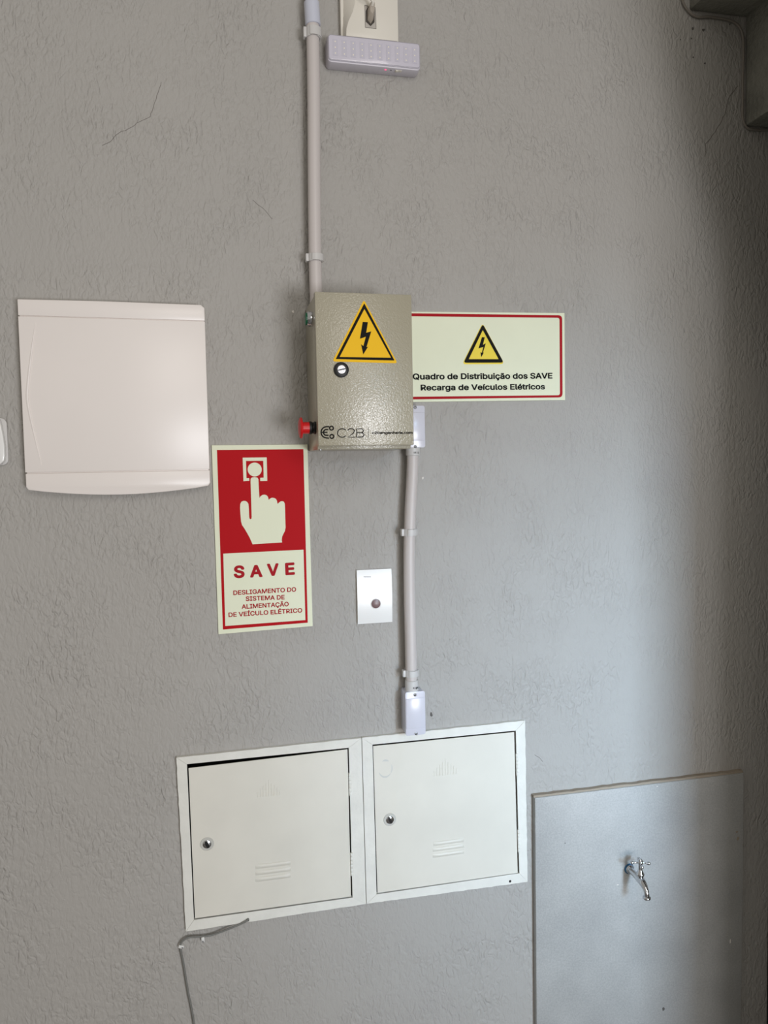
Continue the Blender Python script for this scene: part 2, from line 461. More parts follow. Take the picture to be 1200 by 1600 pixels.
# ------------------------------------------------------------------ rounded white cover at the left edge
c = at(7, 690, -.02)
t = thing('wall_fitting', (c.x-.05, 0, c.z-.05), 'white rounded wall fitting cut off by the left edge of the photo', 'wall fitting')
bm = B(); ngon_prism(bm, rrect(c.x-.082, at(12, 690, -.004).x, at(0, 727, -.004).z, at(0, 653, -.004).z, .012, 8), -.006, 0)
obj('base_plate', bm, M_PVCD, t, bevel=.001)
pts = pxs([(-1, 655), (2, 668), (5, 682), (7, 697), (7.2, 712), (6, 720), (1, 725), (-6, 727), (-60, 727), (-60, 653), (-8, 653)], -.02)
bm = B(); ngon_prism(bm, pts, -.020, -.005)
obj('cover', bm, M_PLATE, t, bevel=.003)

# ------------------------------------------------------------------ beige electrical cabinet
CD = -.160                                   # front of its door
cx0, cx1 = at(490.8, 560, CD).x, at(645.3, 560, CD).x
cx0 = (at(490, 455, CD).x+at(499, 695, CD).x)/2; cx1 = (at(644, 461, CD).x+at(646, 697, CD).x)/2
cz1 = at(570, 458, CD).z; cz0 = at(570, 696, CD).z
t = thing('electrical_cabinet', ((cx0+cx1)/2, 0, cz0), 'beige-grey hammered metal cabinet with a yellow lightning triangle and red push button', 'electrical cabinet')
bx0, bx1, bz0, bz1 = cx0+.0012, cx1-.0012, cz0-.007, cz1-.003
obj('body', box(B(), bx0, bx1, -.140, 0, bz0, bz1), M_HAM, t, bevel=.002)
obj('gasket', box(B(), bx0+.003, bx1-.003, -.1445, -.139, cz0+.004, bz1-.003), M_BLACK, t)
door = obj('door', box(B(), cx0, cx1, CD, -.1442, cz0, cz1), M_HAM, t, bevel=.0018)
# lock
c = at(533, 578, CD)
lk = obj('lock', lathe(B(), [(.0142, -.001), (.0150, .0015), (.0146, .004), (.0115, .0055), (.0085, .0056)], (c.x, CD, c.z), (0, -1, 0), 40), M_BLACK, door, smooth=True)
c2 = Vector((c.x, CD-.0045, c.z))
obj('lock_cylinder', lathe(B(), [(.0086, 0), (.0086, .0018), (.0080, .0024), (.0001, .0024)], c2, (0, -1, 0), 28), M_BRUSHED, t, smooth=True)
dd = Vector((1, 0, .22)).normalized(); nn = Vector((-dd.z, 0, dd.x))
bm = B(); y_ = CD-.0071
q = [c+dd*.0078+nn*.0011, c-dd*.0078+nn*.0011, c-dd*.0078-nn*.0011, c+dd*.0078-nn*.0011]
sheet(bm, [(v.x, v.z) for v in q], y_); obj('lock_slot', bm, mat('dark_slot', (60, 62, 66), .5, .5), t)
# warning sticker
def rounded(pts, r, n=5):
    out = []; k = len(pts)
    for i in range(k):
        p = Vector(pts[i]); a = (Vector(pts[i-1])-p); b = (Vector(pts[(i+1) % k])-p)
        a.normalize(); b.normalize(); p0 = p+a*r; p1 = p+b*r
        for j in range(n+1):
            s = j/n; out.append(tuple(p0*(1-s)**2+p*2*s*(1-s)+p1*s*s))
    return out
def zoomA(x, y): return (440+x/4.571, 380+y/4.571)      # crop of the cabinet
S = lambda L_: pxs([zoomA(*v) for v in L_], CD)
st = obj('warning_sticker', sheet(B(), rounded(S([(588, 403), (828, 858), (362, 845)]), .006), CD-.0003), M_YEL, door)
bm = B()
o_ = rounded(S([(590, 430), (806, 838), (386, 828)]), .0008, 2); i_ = rounded(S([(591, 470), (781, 818), (414, 813)]), .0008, 2)
def ring(bm, o_, i_, y):
    A = [bm.verts.new((v[0], y, v[1])) for v in o_]; Bv = [bm.verts.new((v[0], y, v[1])) for v in i_]; n = len(o_)
    for k in range(n): bm.faces.new((A[k], A[(k+1) % n], Bv[(k+1) % n], Bv[k]))
    return bm
obj('triangle_outline', ring(bm, o_, i_, CD-.0006), M_PRINT, t)
bolt = [(579, 562), (616, 564), (604, 640), (640, 630), (606, 742), (617, 739), (583, 795), (567, 722), (584, 735), (601, 668), (559, 683)]
obj('lightning_bolt', sheet(B(), S(bolt), CD-.0006), M_PRINT, t)
# logo on a clear label
def zoomB(x, y): return (450+x/5.714, 630+y/5.714)
def W(L_): return pxs([zoomB(*v) for v in L_], CD)
bm = B(); yl = CD-.0004; wl = .0026
def arc(cx, cy, rx, ry, a0, a1, n=18): return [(cx+rx*math.cos(math.radians(a0+(a1-a0)*i/(n-1))), cy-ry*math.sin(math.radians(a0+(a1-a0)*i/(n-1)))) for i in range(n)]
ribbon(bm, W([(368, 210), (348, 209)]+arc(345, 260, 50, 50, 95, 265)+[(348, 311), (366, 312)]), wl, yl)
ribbon(bm, W([(360, 236), (350, 235)]+arc(342, 261, 25, 26, 100, 260)+[(352, 287), (362, 287)]), wl, yl)
ribbon(bm, W([(292, 261), (352, 260)]), wl*.9, yl-.00002)
for cx, cy in ((388, 223), (391, 297)): ribbon(bm, W(arc(cx, cy, 17, 17, 0, 340, 20)), wl, yl, True)
obj('circuit_logo', bm, M_PRINT, t)
bm = B(); wt = .0018
ribbon(bm, W(arc(484, 266, 42, 38, 42, 318, 26)), wt, yl)
ribbon(bm, W([(533, 240)]+arc(563, 247, 29, 20, 165, -20, 12)+[(583, 268), (535, 304), (602, 303)]), wt, yl)
ribbon(bm, W([(613, 303), (613, 229), (650, 228)]+arc(652, 246, 20, 18, 85, -85, 10)+[(616, 264)]), wt, yl)
ribbon(bm, W([(616, 264), (654, 264)]+arc(656, 283, 22, 19, 88, -88, 10)+[(613, 303)]), wt, yl)
obj('lettering', bm, M_PRINT, t)
bm = B(); ribbon(bm, W([(717, 214), (717, 312)]), .0006, yl); obj('divider_line', bm, M_PRINT, t)
e0, e1 = W([(750, 276), (1112, 274)])
obj('lettering', text_bm('c2bengenharia.com', e0, e1, .0053, yl, .03), M_PRINT, t)
# emergency stop on the left side
yb = -.118; zc = at(490, 668.5, yb).z
bm = lathe(B(), [(.0120, -.001), (.0130, .002), (.0112, .004), (.0112, .007), (.0130, .009), (.0128, .013)], (bx0, yb, zc), (-1, 0, 0), 28)
eb = obj('button_base', bm, M_BLACK, t, smooth=True)
bm = lathe(B(), [(.0118, .0125), (.0118, .026), (.0135, .0268), (.0205, .0275), (.0212, .0295), (.0195, .032), (.013, .0338), (.0001, .0345)], (bx0, yb, zc), (-1, 0, 0), 32)
tagit(obj('stop_button', bm, M_BTNRED, t, smooth=True), 'red mushroom push button')
# green pilot button with chrome bezel
yb = -.112; zc = at(484, 498.5, yb).z
obj('button_bezel', lathe(B(), [(.0148, -.001), (.0150, .003), (.0148, .008), (.0135, .0115), (.0120, .0115)], (bx0, yb, zc), (-1, 0, 0), 32), M_CHROME, t, smooth=True)
tagit(obj('push_button', lathe(B(), [(.0124, .008), (.0124, .0135), (.0110, .0150), (.0001, .0155)], (bx0, yb, zc), (-1, 0, 0), 28), M_GREEN, t, smooth=True), 'green push button')
# mounting lug behind the lower left corner
obj('rivet', lathe(B(), [(.003, -.001), (.0028, .001), (.0001, .0018)], (bx0+.006, -.138, bz0), (0, 0, -1), 12), M_BRUSHED, t, smooth=True)

# ------------------------------------------------------------------ right sign
SY = -.004
sx0, sx1 = at(628, 560, SY).x, at(882.5, 560, SY).x
sz1, sz0 = 1.9405, 1.7440
def zoomC(x, y): return (630+x/4.444, 460+y/4.444)
def R_(L_, Y=SY): return pxs([zoomC(*v) for v in L_], Y)
t = thing('warning_sign', ((sx0+sx1)/2, 0, sz0), 'cream landscape sign with thin red border and small yellow triangle, right of the cabinet', 'sign')
TR, BR = at(882, 489, SY), at(883, 625, SY); TL, BL = at(645, 487, SY), at(645, 628, SY)
def ext(a, b, x):   # along the line a-b to x
    s = (x-a.x)/(b.x-a.x); return (x, a.z+(b.z-a.z)*s)
bm = B(); ngon_prism(bm, [ext(TL, TR, sx0), (TR.x, TR.z), (BR.x, BR.z), ext(BL, BR, sx0)], SY, 0)
obj('sign_board', bm, M_CREAM, t)
o_ = R_([(-55, 130), (1103, 145), (1106, 715), (-55, 731)]); i_ = R_([(-35, 151), (1085, 163), (1088, 700), (-35, 712)])
bm = B(); ring(bm, rounded(o_, .0095), rounded(i_, .0055), SY-.0004); obj('red_border', bm, M_DRED, t)
tri = [(551, 198), (704, 484), (408, 486)]
obj('yellow_triangle', sheet(B(), rounded(R_(tri), .010), SY-.0003), M_YEL2, t)
bm = B(); ring(bm, rounded(R_([(552, 205), (698, 474), (418, 475)]), .007), rounded(R_([(552, 248), (662, 450), (455, 450)]), .0008), SY-.0006)
obj('triangle_outline', bm, M_PRINT, t)
b2 = [(546, 297), (566, 298), (553, 350), (573, 340), (553, 405), (560, 403), (541, 437), (536, 400), (545, 406), (556, 365), (522, 376)]
obj('lightning_bolt', sheet(B(), R_(b2), SY-.0006), M_PRINT, t)
a, b = R_([(66, 592), (1036, 585)]); obj('lettering', text_bm('Quadro de Distribuição dos SAVE', a, b, .0133, SY-.0005, .028), M_PRINT, t)
a, b = R_([(121, 668), (984, 660)]); obj('lettering', text_bm('Recarga de Veículos Elétricos', a, b, .0130, SY-.0005, .028), M_PRINT, t)

# ------------------------------------------------------------------ SAVE sign
def zoomD(x, y): return (320+x/4.85, 680+y/4.848)
def V_(L_, Y=SY): return pxs([zoomD(*v) for v in L_], Y)
c4 = V_([(52, 76), (778, 70), (818, 1446), (104, 1508)])
t = thing('instruction_sign', ((c4[2][0]+c4[3][0])/2, 0, min(c4[2][1], c4[3][1])), 'upright red and cream sign with a hand pressing a button and the word SAVE', 'sign')
bm = B(); ngon_prism(bm, c4, SY, 0); obj('sign_board', bm, M_CREAM, t)
obj('red_panel', sheet(B(), V_([(92, 112), (747, 106), (780, 1420), (137, 1472)]), SY-.0003), M_RED, t)
obj('text_field', sheet(B(), V_([(140, 897), (748, 867), (762, 1400), (155, 1445)]), SY-.0006), M_CREAM, t)
hand = [(347,345),(348,330),(356,321),(378,317),(399,322),(406,333),(408,380),(411,430),(414,475),(423,462),(436,453),(452,450),(468,455),(479,468),(484,490),(494,480),(508,474),(524,475),(538,482),(546,495),(552,522),(561,511),(573,502),(586,499),(599,504),(606,520),(608,560),(610,640),(612,700),(607,725),(597,745),(586,768),(583,795),(586,812),(362,826),(352,803),(340,776),(320,740),(300,706),(282,680),(275,655),(270,600),(267,550),(269,520),(277,504),(290,498),(308,498),(322,506),(331,522),(334,560),(336,615),(338,630),(346,637),(353,633),(355,618),(352,520)]
obj('hand_pictogram', sheet(B(), V_(hand), SY-.0006), M_CREAM, t)
fr = [(287,170),(469,168),(473,346),(420,348),(420,323),(446,322),(443,194),(312,195),(316,326),(336,325),(338,345),(293,349)]
bm = B(); sheet(bm, V_(fr), SY-.0006); obj('button_pictogram', bm, M_CREAM, t)
cc = V_([(378, 260)])[0]; obj('button_dot', sheet(B(), circ(cc[0], cc[1], .0147), SY-.0006), M_CREAM, t)
for ch, xa, xb, ya, yb_ in (('S', 220, 302, 1083, 1080), ('A', 343, 438, 1079, 1074), ('V', 473, 562, 1068, 1063), ('E', 611, 683, 1061, 1056)):
    a, b = V_([(xa, ya), (xb, yb_)]); obj('lettering', text_bm(ch, a, b, .0268, SY-.0008, .035), M_DRED, t)
for s, xa, ya, xb, yb_ in (('DESLIGAMENTO DO', 216, 1211, 692, 1184), ('SISTEMA DE', 310, 1256, 605, 1243),
                           ('ALIMENTAÇÃO', 280, 1316, 636, 1295), ('DE VEÍCULO ELÉTRICO', 180, 1378, 738, 1342)):
    a, b = V_([(xa, ya), (xb, yb_)]); obj('lettering', text_bm(s, a, b, .0098, SY-.0008, .022), M_DRED, t)

# ------------------------------------------------------------------ wall plate with round button
PY = -.009
x0, x1 = at(558.5, 932, PY).x, at(612.7, 932, PY).x; z1, z0 = at(585, 890, PY).z, at(585, 974, PY).z
t = thing('switch_plate', ((x0+x1)/2, 0, z0), 'small glossy white wall plate with a round grey-red button', 'switch')
bm = B()
nx, nz = 2, 20; g = []        # gently bowed face
for j in range(nz+1):
    s = j/nz; z = z0+(z1-z0)*s; y = PY+.0028*(abs(2*s-1))**2
    g.append([bm.verts.new((x0+(x1-x0)*i/nx, y, z)) for i in range(nx+1)])
for j in range(nz):
    for i in range(nx): bm.faces.new((g[j][i], g[j][i+1], g[j+1][i+1], g[j+1][i]))
ret = bmesh.ops.extrude_face_region(bm, geom=bm.faces[:])
for v in ret['geom']:
    if isinstance(v, bmesh.types.BMVert): v.co.y = 0
obj('plate', bm, M_PLATE, t, smooth=True)
c = at(587.3, 943.3, PY)
obj('button_rim', lathe(B(), [(.0112, -.002), (.0114, .0006), (.0106, .0012), (.0100, .0006)], (c.x, PY, c.z), (0, -1, 0), 32), M_PLATE, t, smooth=True)
tagit(obj('button', lathe(B(), [(.0102, -.001), (.0100, .0011), (.006, .0018), (.0001, .0021)], (c.x, PY, c.z), (0, -1, 0), 28), M_SENSOR, t, smooth=True), 'smoky reddish round button')
bm = B()
for k in range(6):
    c = at(569+k*1.9, 901.2, PY+.0022); box(bm, c.x-.0010, c.x+.0010, PY+.0012, PY+.003, c.z-.0008-(k % 2)*.0003, c.z+.0008)
obj('brand_print', bm, mat('grey_print', (95, 95, 98), .5), t)

# ------------------------------------------------------------------ conduits, adapters, clips
YP = -.0285
up_pts = [at(x, y, YP) for x, y in ((486.2, -60), (487.3, 0), (489, 60), (490.3, 150), (490.8, 260), (492.3, 400), (494.3, 470))]
up_pts[-1].z = bz1-.004+.006
RP = .0133
t = thing('upper_conduit', (up_pts[-1].x, 0, up_pts[-1].z), 'light grey conduit running from the cabinet up out of the photo', 'conduit')
obj('pipe', tube(B(), smooth_path(up_pts, 6), RP, 28), M_PVC, t, smooth=True)
def ringpiece(name, pa, pb, r, parent, m, lip=0):
    d = (pb-pa); L_ = d.length
    prof = [(r-.001, 0), (r, .001), (r, L_-.001), (r-.001, L_)]
    if lip: prof = [(r+lip-.0008, 0), (r+lip, .0008), (r+lip, .007), (r, .0078), (r, L_-.001), (r-.001, L_)]
    return obj(name, lathe(B(), prof, pa, d, 32), m, parent, smooth=True)
ringpiece('coupling', at(489, 40, YP), at(486.8, 4, YP), .0158, t, M_PVCB)
lo_pts = [at(x, y, YP) for x, y in ((645, 704), (644.2, 740), (641.2, 800), (639.6, 860), (640, 930), (641.5, 1000), (642.8, 1072))]
t2 = thing('lower_conduit', (lo_pts[-1].x, 0, lo_pts[-1].z), 'light grey conduit between the two small grey junction boxes', 'conduit')
obj('pipe', tube(B(), smooth_path(lo_pts, 6), .0126, 28), M_PVC, t2, smooth=True)
ad1 = ringpiece('adapter', at(645, 712, YP), at(645.2, 695, YP), .0152, t2, M_PVCD)
ad2 = ringpiece('adapter', at(643.2, 1062, YP), at(643.6, 1086, YP), .0148, t2, M_PVCD)
def wrapprint(px, py, parent, n, Y0, w=.0013, h=.0045):
    bm = B()
    for k in range(n):
        c = at(px+k*2.4, py, Y0-.004)
        # printed bars on the round sleeve
        x = c.x; ctr = at(645, py, Y0).x; r = .01545
        yy = Y0-math.sqrt(max(r*r-(x-ctr)**2, 1e-6))
        box(bm, x-w/2, x+w/2, yy, yy+.0015, c.z-h/2+random.uniform(-.0006, .0006), c.z+h/2)
    obj('printed_marking', bm, M_PRINT, parent)
wrapprint(645, 707.5, ad1, 4, YP)
wrapprint(644, 1073, ad2, 4, YP, .0016, .0040)

def clip(px, py, rp, label, standoff=.0145, w=.011, tilt=0):
    c = at(px, py, YP)
    t = thing('pipe_clip', (c.x, 0, c.z), label, 'pipe clip', 'grey clips holding the conduits')
    r0, r1 = rp+.0002, rp+.0026
    bm = B(); h = w/2; A0, A1 = -62, 242      # open C towards the camera
    outs, ins = [], []
    n = 30
    for i in range(n+1):
        a = math.radians(A0+(A1-A0)*i/n)
        d = Vector((math.cos(a), 0, 0)) + Vector((0, math.sin(a), 0))
        outs.append((c+d*r1)); ins.append((c+d*r0))
    prev = None
    for o1, i1 in zip(outs, ins):
        vs = [bm.verts.new(o1+Vector((0, 0, h))), bm.verts.new(o1-Vector((0, 0, h))), bm.verts.new(i1-Vector((0, 0, h))), bm.verts.new(i1+Vector((0, 0, h)))]
        if prev:
            for k in range(4): bm.faces.new((prev[k], prev[(k+1) % 4], vs[(k+1) % 4], vs[k]))
        else: bm.faces.new(vs)
        prev = vs
    bm.faces.new(prev[::-1])
    obj('clip_ring', bm, M_PVCD, t, smooth=True)
    # hinged strap that closes the front, slightly proud, with a latch
    bm = B(); prev = None; n = 16
    for i in range(n+1):
        a = math.radians(-118+(110)*i/n); d = Vector((math.cos(a), math.sin(a), 0))
        o1 = c+d*(r1+.0018); i1 = c+d*(r1-.0004); hh = h*.88
        vs = [bm.verts.new(o1+Vector((0, 0, hh))), bm.verts.new(o1-Vector((0, 0, hh))), bm.verts.new(i1-Vector((0, 0, hh))), bm.verts.new(i1+Vector((0, 0, hh)))]
        if prev:
            for k in range(4): bm.faces.new((prev[k], prev[(k+1) % 4], vs[(k+1) % 4], vs[k]))
        else: bm.faces.new(vs)
        prev = vs
    bm.faces.new(prev[::-1])
    obj('clip_strap', bm, M_PVCD, t, smooth=True)
    # foot screwed to the wall, with a lug to the left
    bm = B(); box(bm, c.x-.007, c.x+.007, c.y+rp, 0, c.z-h*.9, c.z+h*.9)
    obj('clip_foot', bm, M_PVCD, t, bevel=.0008)
    bm = B(); box(bm, c.x-r1-.0042, c.x-r1+.002, c.y-.006, c.y+.007, c.z-h, c.z+h)
    obj('latch', bm, M_PVCD, t, bevel=.0008)
clip(489.2, 53, RP, 'grey clip on the upper conduit just left of the emergency lamp', w=.020)
clip(492.5, 403.5, RP, 'grey clip on the upper conduit just above the beige cabinet', w=.0155)
clip(640.0, 831.5, .0126, 'grey clip midway on the lower conduit, above the small switch plate', w=.0155)
clip(642.3, 1051, .0126, 'grey clip at the bottom of the lower conduit', w=.0150)

# ------------------------------------------------------------------ junction boxes
def junction(name, xl, xr, zb, zt, depth, label, scr):
    t = thing(name, ((xl+xr)/2, 0, zb), label, 'junction box')
    bm = B(); ngon_prism(bm, rrect(xl+.0008, xr-.0008, zb+.0008, zt-.0008, .005), -depth+.008, 0)
    obj('body', bm, M_PVCB, t, bevel=.0006)
    # lid: side walls, flat ends with screws and a slightly raised middle panel
    bm = B(); ngon_prism(bm, rrect(xl, xr, zb, zt, .0045), -depth+.0012, -depth+.0076)
    lid = obj('cover', bm, M_JB, t, bevel=.001)
    bm = B(); ngon_prism(bm, [(xl+.0012, zb+.0155), (xr-.0012, zb+.0155), (xr-.0012, zt-.0145), (xl+.0012, zt-.0145)], -depth-.0006, -depth+.002)
    obj('raised_panel', bm, M_JB, lid, bevel=.0009)
    for sx, sz in scr:
        s = obj('screw', lathe(B(), [(.0033, -.001), (.0033, .0008), (.0022, .0016), (.0001, .0018)], (sx, -depth+.0012, sz), (0, -1, 0), 16), M_BRUSHED, lid, smooth=True)
        bm = B(); d = Vector((.8, 0, .6)); n_ = Vector((-.6, 0, .8))
        q = [Vector((sx, 0, sz))+d*a_*.0027+n_*b_*.0006 for a_, b_ in ((1, 1), (-1, 1), (-1, -1), (1, -1))]
        sheet(bm, [(v.x, v.z) for v in q], -depth-.0008); obj('screw_slot', bm, M_KEY, t)
    return t
DJ = .045
a, b = at(633.3, 1082, -DJ), at(665.5, 1148, -DJ)
z1 = (at(633, 1083, -DJ).z+at(665, 1079, -DJ).z)/2; z0 = (at(634, 1151, -DJ).z+at(667, 1147, -DJ).z)/2
s1, s2 = at(648.7, 1086, -DJ), at(650.3, 1146.5, -DJ)
junction('junction_box', a.x, b.x, z0, z1, DJ, 'grey plastic junction box standing on the right meter door frame', [(s1.x, s1.z), (s2.x, s2.z)])
a, b = at(633, 700, -DJ), at(664.8, 690, -DJ)
z1 = at(655, 633.5, -DJ).z; z0 = (at(665, 697.5, -DJ).z+at(634, 701.5, -DJ).z)/2
s1, s2 = at(648.8, 636.5, -DJ), at(649, 698, -DJ)
junction('junction_box', a.x, b.x, z0, z1, DJ, 'grey plastic junction box half hidden behind the beige cabinet', [(s1.x, s1.z), (s2.x, s2.z)])

# ------------------------------------------------------------------ meter cupboards in the wall
FY = -.009
def jitter_edge(p, q, n, amp, keep=True):
    out = []
    for i in range(n):
        s = i/n; x = p[0]+(q[0]-p[0])*s; z = p[1]+(q[1]-p[1])*s
        if i: x += random.uniform(-amp, amp); z += random.uniform(-amp, amp)
        out.append((x, z))
    return out
def meter(label, O, I, doorpts, lockpx, hingepx, louv, emb, smudge=False, hole=None):
    """O, I: outer and inner corners of the frame (TL, TR, BR, BL) as (x, z)"""
    t = thing('meter_cupboard', ((O[2][0]+O[3][0])/2, 0, O[3][1]), label, 'meter cupboard')
    for k in range(4):
        o0, o1, i0, i1 = Vector(O[k]), Vector(O[(k+1) % 4]), Vector(I[k]), Vector(I[(k+1) % 4])
        d = (o1-o0).normalized()*.0003
        ed = jitter_edge(o0+d, o1-d, 34, .0006 if k != k_in[0] else .0)
        pts = ed+[tuple(o1-d), tuple(i1-d), tuple(i0+d)]
        bm = B(); prism(bm, pts, FY, 0)
        obj('frame_rail', bm, M_FRAME, t)
    # steel box let into the wall
    bx = (I[3][0]-.003, I[1][0]+.003, I[2][1]-.003, I[0][1]+.003)
    bm = B(); xa, xb, za, zb_ = bx; th = .0015
    box(bm, xa-th, xa, 0.001, .15, za, zb_); box(bm, xb, xb+th, 0.001, .15, za, zb_)
    box(bm, xa, xb, .001, .15, za-th, za); box(bm, xa, xb, .001, .15, zb_, zb_+th); box(bm, xa, xb, .15, .152, za, zb_)
    obj('inner_box', bm, M_INNER, t)
    bm = B(); prism(bm, doorpts, FY+.0005, FY+.0022)
    d = obj('door', bm, M_STEEL, t)
    yf = FY+.0005
    # folded rims behind the door edges
    c = at(*lockpx, yf)
    lk = obj('lock', lathe(B(), [(.0145, -.001), (.0145, .0006), (.0135, .0014), (.0105, .0012)], (c.x, yf, c.z), (0, -1, 0), 36), mat('lock_escutcheon', (196, 195, 188), .35), d, smooth=True)
    obj('lock_barrel', lathe(B(), [(.0088, -.001), (.0088, .0028), (.0078, .0036), (.0001, .0036)], (c.x, yf, c.z), (0, -1, 0), 28), M_CHROME, t, smooth=True)
    k = Vector((.35, 0, -.94)); n_ = Vector((.94, 0, .35)); ctr = Vector((c.x, 0, c.z))
    q = [ctr+k*a_*.0080+n_*b_*.0028 for a_, b_ in ((1, .8), (.4, 1.3), (-.5, 1), (-1, .5), (-1, -.7), (-.3, -1.2), (.5, -1), (1, -.7))]
    bm = B(); prism(bm, [(v.x, v.z) for v in q], yf-.0045, yf-.0030); obj('keyhole', bm, M_KEY, t)
    for (hx, ya, yb_) in hingepx:
        a, b = at(hx, ya, FY), at(hx+.8, yb_, FY); n = 6
        L_ = (a.z-b.z)/n; bm = B()
        for i in range(n):
            z = b.z+L_*i; x = b.x+(a.x-b.x)*i/n
            lathe(bm, [(.0024, 0), (.0029, .0006), (.0029, L_-.0010), (.0024, L_-.0004)], (x, FY-.0006, z), (0, 0, 1), 12)
        obj('hinge', bm, M_FRAME, d, smooth=True)
    # pressed louvres
    for (xa, ya, xb, yb_, hh) in louv:
        a, b = at(xa, ya, yf), at(xb, yb_, yf); bm = B(); n = 12; prof = 7; rows = []
        for i in range(n+1):
            s = i/n; env = min(1, min(s, 1-s)/.10)**.5; x = a.x+(b.x-a.x)*s; z = a.z+(b.z-a.z)*s; row = []
            for j in range(prof+1):
                u = j/prof; # open at the bottom: rises steadily to the lower lip, then drops
                y = yf-.0030*env*math.sin(u**.8*math.pi)**.8 if 0 < u < 1 else yf
                row.append(bm.verts.new((x, y-.0001, z+hh/2-hh*u)))
            rows.append(row)
        for r0, r1 in zip(rows, rows[1:]):
            for j in range(prof): bm.faces.new((r0[j], r0[j+1], r1[j+1], r1[j]))
        obj('louvre', bm, M_STEEL, d, smooth=True)
    # pressed emblem: a fan of tall bars, highest in the middle
    bm = B(); cx, cy = emb
    hs = [8, 13, 17, 21, 26, 20, 17, 13, 9]
    for i, h in enumerate(hs):
        xx = cx-17+i*4.2; a = at(xx, cy+12-i*.45, yf); b = at(xx+(i-4)*.25, cy+12-i*.45-h, yf)
        tube(bm, [Vector((a.x, yf+.0001, a.z)), Vector((b.x, yf+.0001, b.z))], .0011, 6)
        if i < 8:
            c2_ = at(xx+4.2, cy+12-(i+1)*.45-(0 if i % 2 else hs[i+1]*.55), yf)
            tube(bm, [Vector((a.x, yf+.0002, a.z+(0 if i % 2 else (b.z-a.z)*.6))), Vector((c2_.x, yf+.0002, c2_.z))], .0008, 6)
    obj('pressed_emblem', bm, M_STEEL, d, smooth=True)
    return t, d, yf
# frame corners from the photograph, levelled on the wall
k_in = [1]
O = [(-.0935, .9968), (.3035, .9998), (.3062, .6186), (-.0865, .6165)]
I = pxs([(292, 1194), (545, 1168.5), (551, 1402.5), (303, 1437.5)], FY)
g_ = .0022
dp = pxs([(294.6, 1200.5), (543, 1171), (548.5, 1401), (304.6, 1435.2)], FY)
t1, d1, yf = meter('left white metal meter cupboard set in the wall, grey cable at its lower edge', O, I, dp, (323.5, 1318.5),
    [(546.3, 1207, 1243), (549, 1332, 1368)],
    [(399, 1354.5, 454, 1347.5, .0105), (399, 1364.5, 454, 1357.5, .0105), (399, 1374.5, 454, 1367.5, .0105)], (420, 1234))
k_in = [3]
O = [(.3050, 1.0000), (.6925, 1.0025), (.6958, .6140), (.3078, .6186)]
I = pxs([(582, 1163.5), (806, 1141.5), (811.5, 1364.5), (588.5, 1397.5)], FY)
dp = pxs([(583.2, 1166), (803.5, 1144), (809, 1364.0), (590, 1395.5)], FY)
t2_, d2, yf = meter('right white metal meter cupboard set in the wall, beneath the lower junction box', O, I, dp, (609, 1280.5),
    [(807.2, 1177, 1212), (809.8, 1296, 1331)],
    [(677, 1319, 724.5, 1312, .0100), (676, 1328, 725, 1321, .0100), (676, 1337, 725, 1330.5, .0100)], (696, 1201))
bm = B(); c = at(797, 1377, FY)
lathe(bm, [(.0030, 0), (.0030, .0003)], (c.x, FY, c.z), (0, -1, 0), 16); obj('drilled_hole', bm, M_KEY, t2_)
bm = B(); c = at(387, 1437.5, FY)
lathe(bm, [(.0034, 0), (.0034, .0003)], (c.x, FY, c.z), (0, -1, 0), 16); obj('drilled_hole', bm, M_KEY, t1)
# scuff ring on the right door
bm = B(); c = at(602, 1201, yf)
for a0, a1, w_ in ((55, 115, .0042), (200, 330, .0034), (-40, 30, .0022)):
    P = [(c.x+.0155*math.cos(math.radians(a)), c.z+.0190*math.sin(math.radians(a))) for a in range(a0, a1+1, 6)]
    n = len(P)
    for i in range(n-1):
        ww = w_*math.sin(math.pi*(i+.5)/(n-1))+.0004; ribbon(bm, [P[i], P[i+1]], ww, yf-.0002-i*1e-6)
obj('scuff_mark', bm, mat('faint_scuff', (205, 206, 200), .5), t2_)

# ------------------------------------------------------------------ granite slab with its grout line
GY = -.016
x0, x1, zt = at(836.5, 1300, GY).x, at(1160, 1300, GY).x, .8175
t = thing('granite_slab', ((x0+x1)/2, 0, 0), 'pale grey granite splash slab on the wall behind the tap', 'stone slab')
bm = B(); ngon_prism(bm, [(x0, 0), (x1, 0), (x1+.003, .5), (x1+.002, zt-.0015), (x0+.001, zt), (x0, zt-.001)], GY, 0)
obj('slab', bm, M_STONE, t, bevel=.0010)
bm = B(); ngon_prism(bm, jitter_edge((x0-.002, zt-.0002), (x1+.004, zt-.0018), 30, .0003)+[(x1+.004, zt-.0018)]+jitter_edge((x1+.004, zt+.0035), (x0-.002, zt+.005), 40, .0010)+[(x0-.002, zt+.005)], GY+.004, 0)
obj('grout_bead', bm, M_GROUT, t)
bm = B(); ngon_prism(bm, [(x1+.0005, 0), (x1+.0035, .5), (x1+.0025, zt)]+jitter_edge((x1+.0060, zt), (x1+.0055, 0), 40, .0012)+[(x1+.0055, 0)], GY+.006, 0)
obj('grout_bead', bm, M_WALL, t)
def slabchip(px, py, r, m, sq=1):
    c = at(px, py, GY); pts = []
    for i in range(9):
        a_ = 2*math.pi*i/9; rr = r*random.uniform(.6, 1.2); pts.append((c.x+rr*math.cos(a_), c.z+rr*sq*math.sin(a_)))
    obj('paint_spot', prism(B(), pts, GY-.0006, GY+.0002), m, t)
slabchip(1036.5, 1576.5, .0042, M_DCHIP, 1.2)
slabchip(1151, 1300, .004, M_GROUT, .7); slabchip(1153, 1310, .004, M_GROUT, 1.5)
slabchip(1027, 1228.5, .002, M_CHIP, .6); slabchip(883, 1317.5, .0014, M_DCHIP)
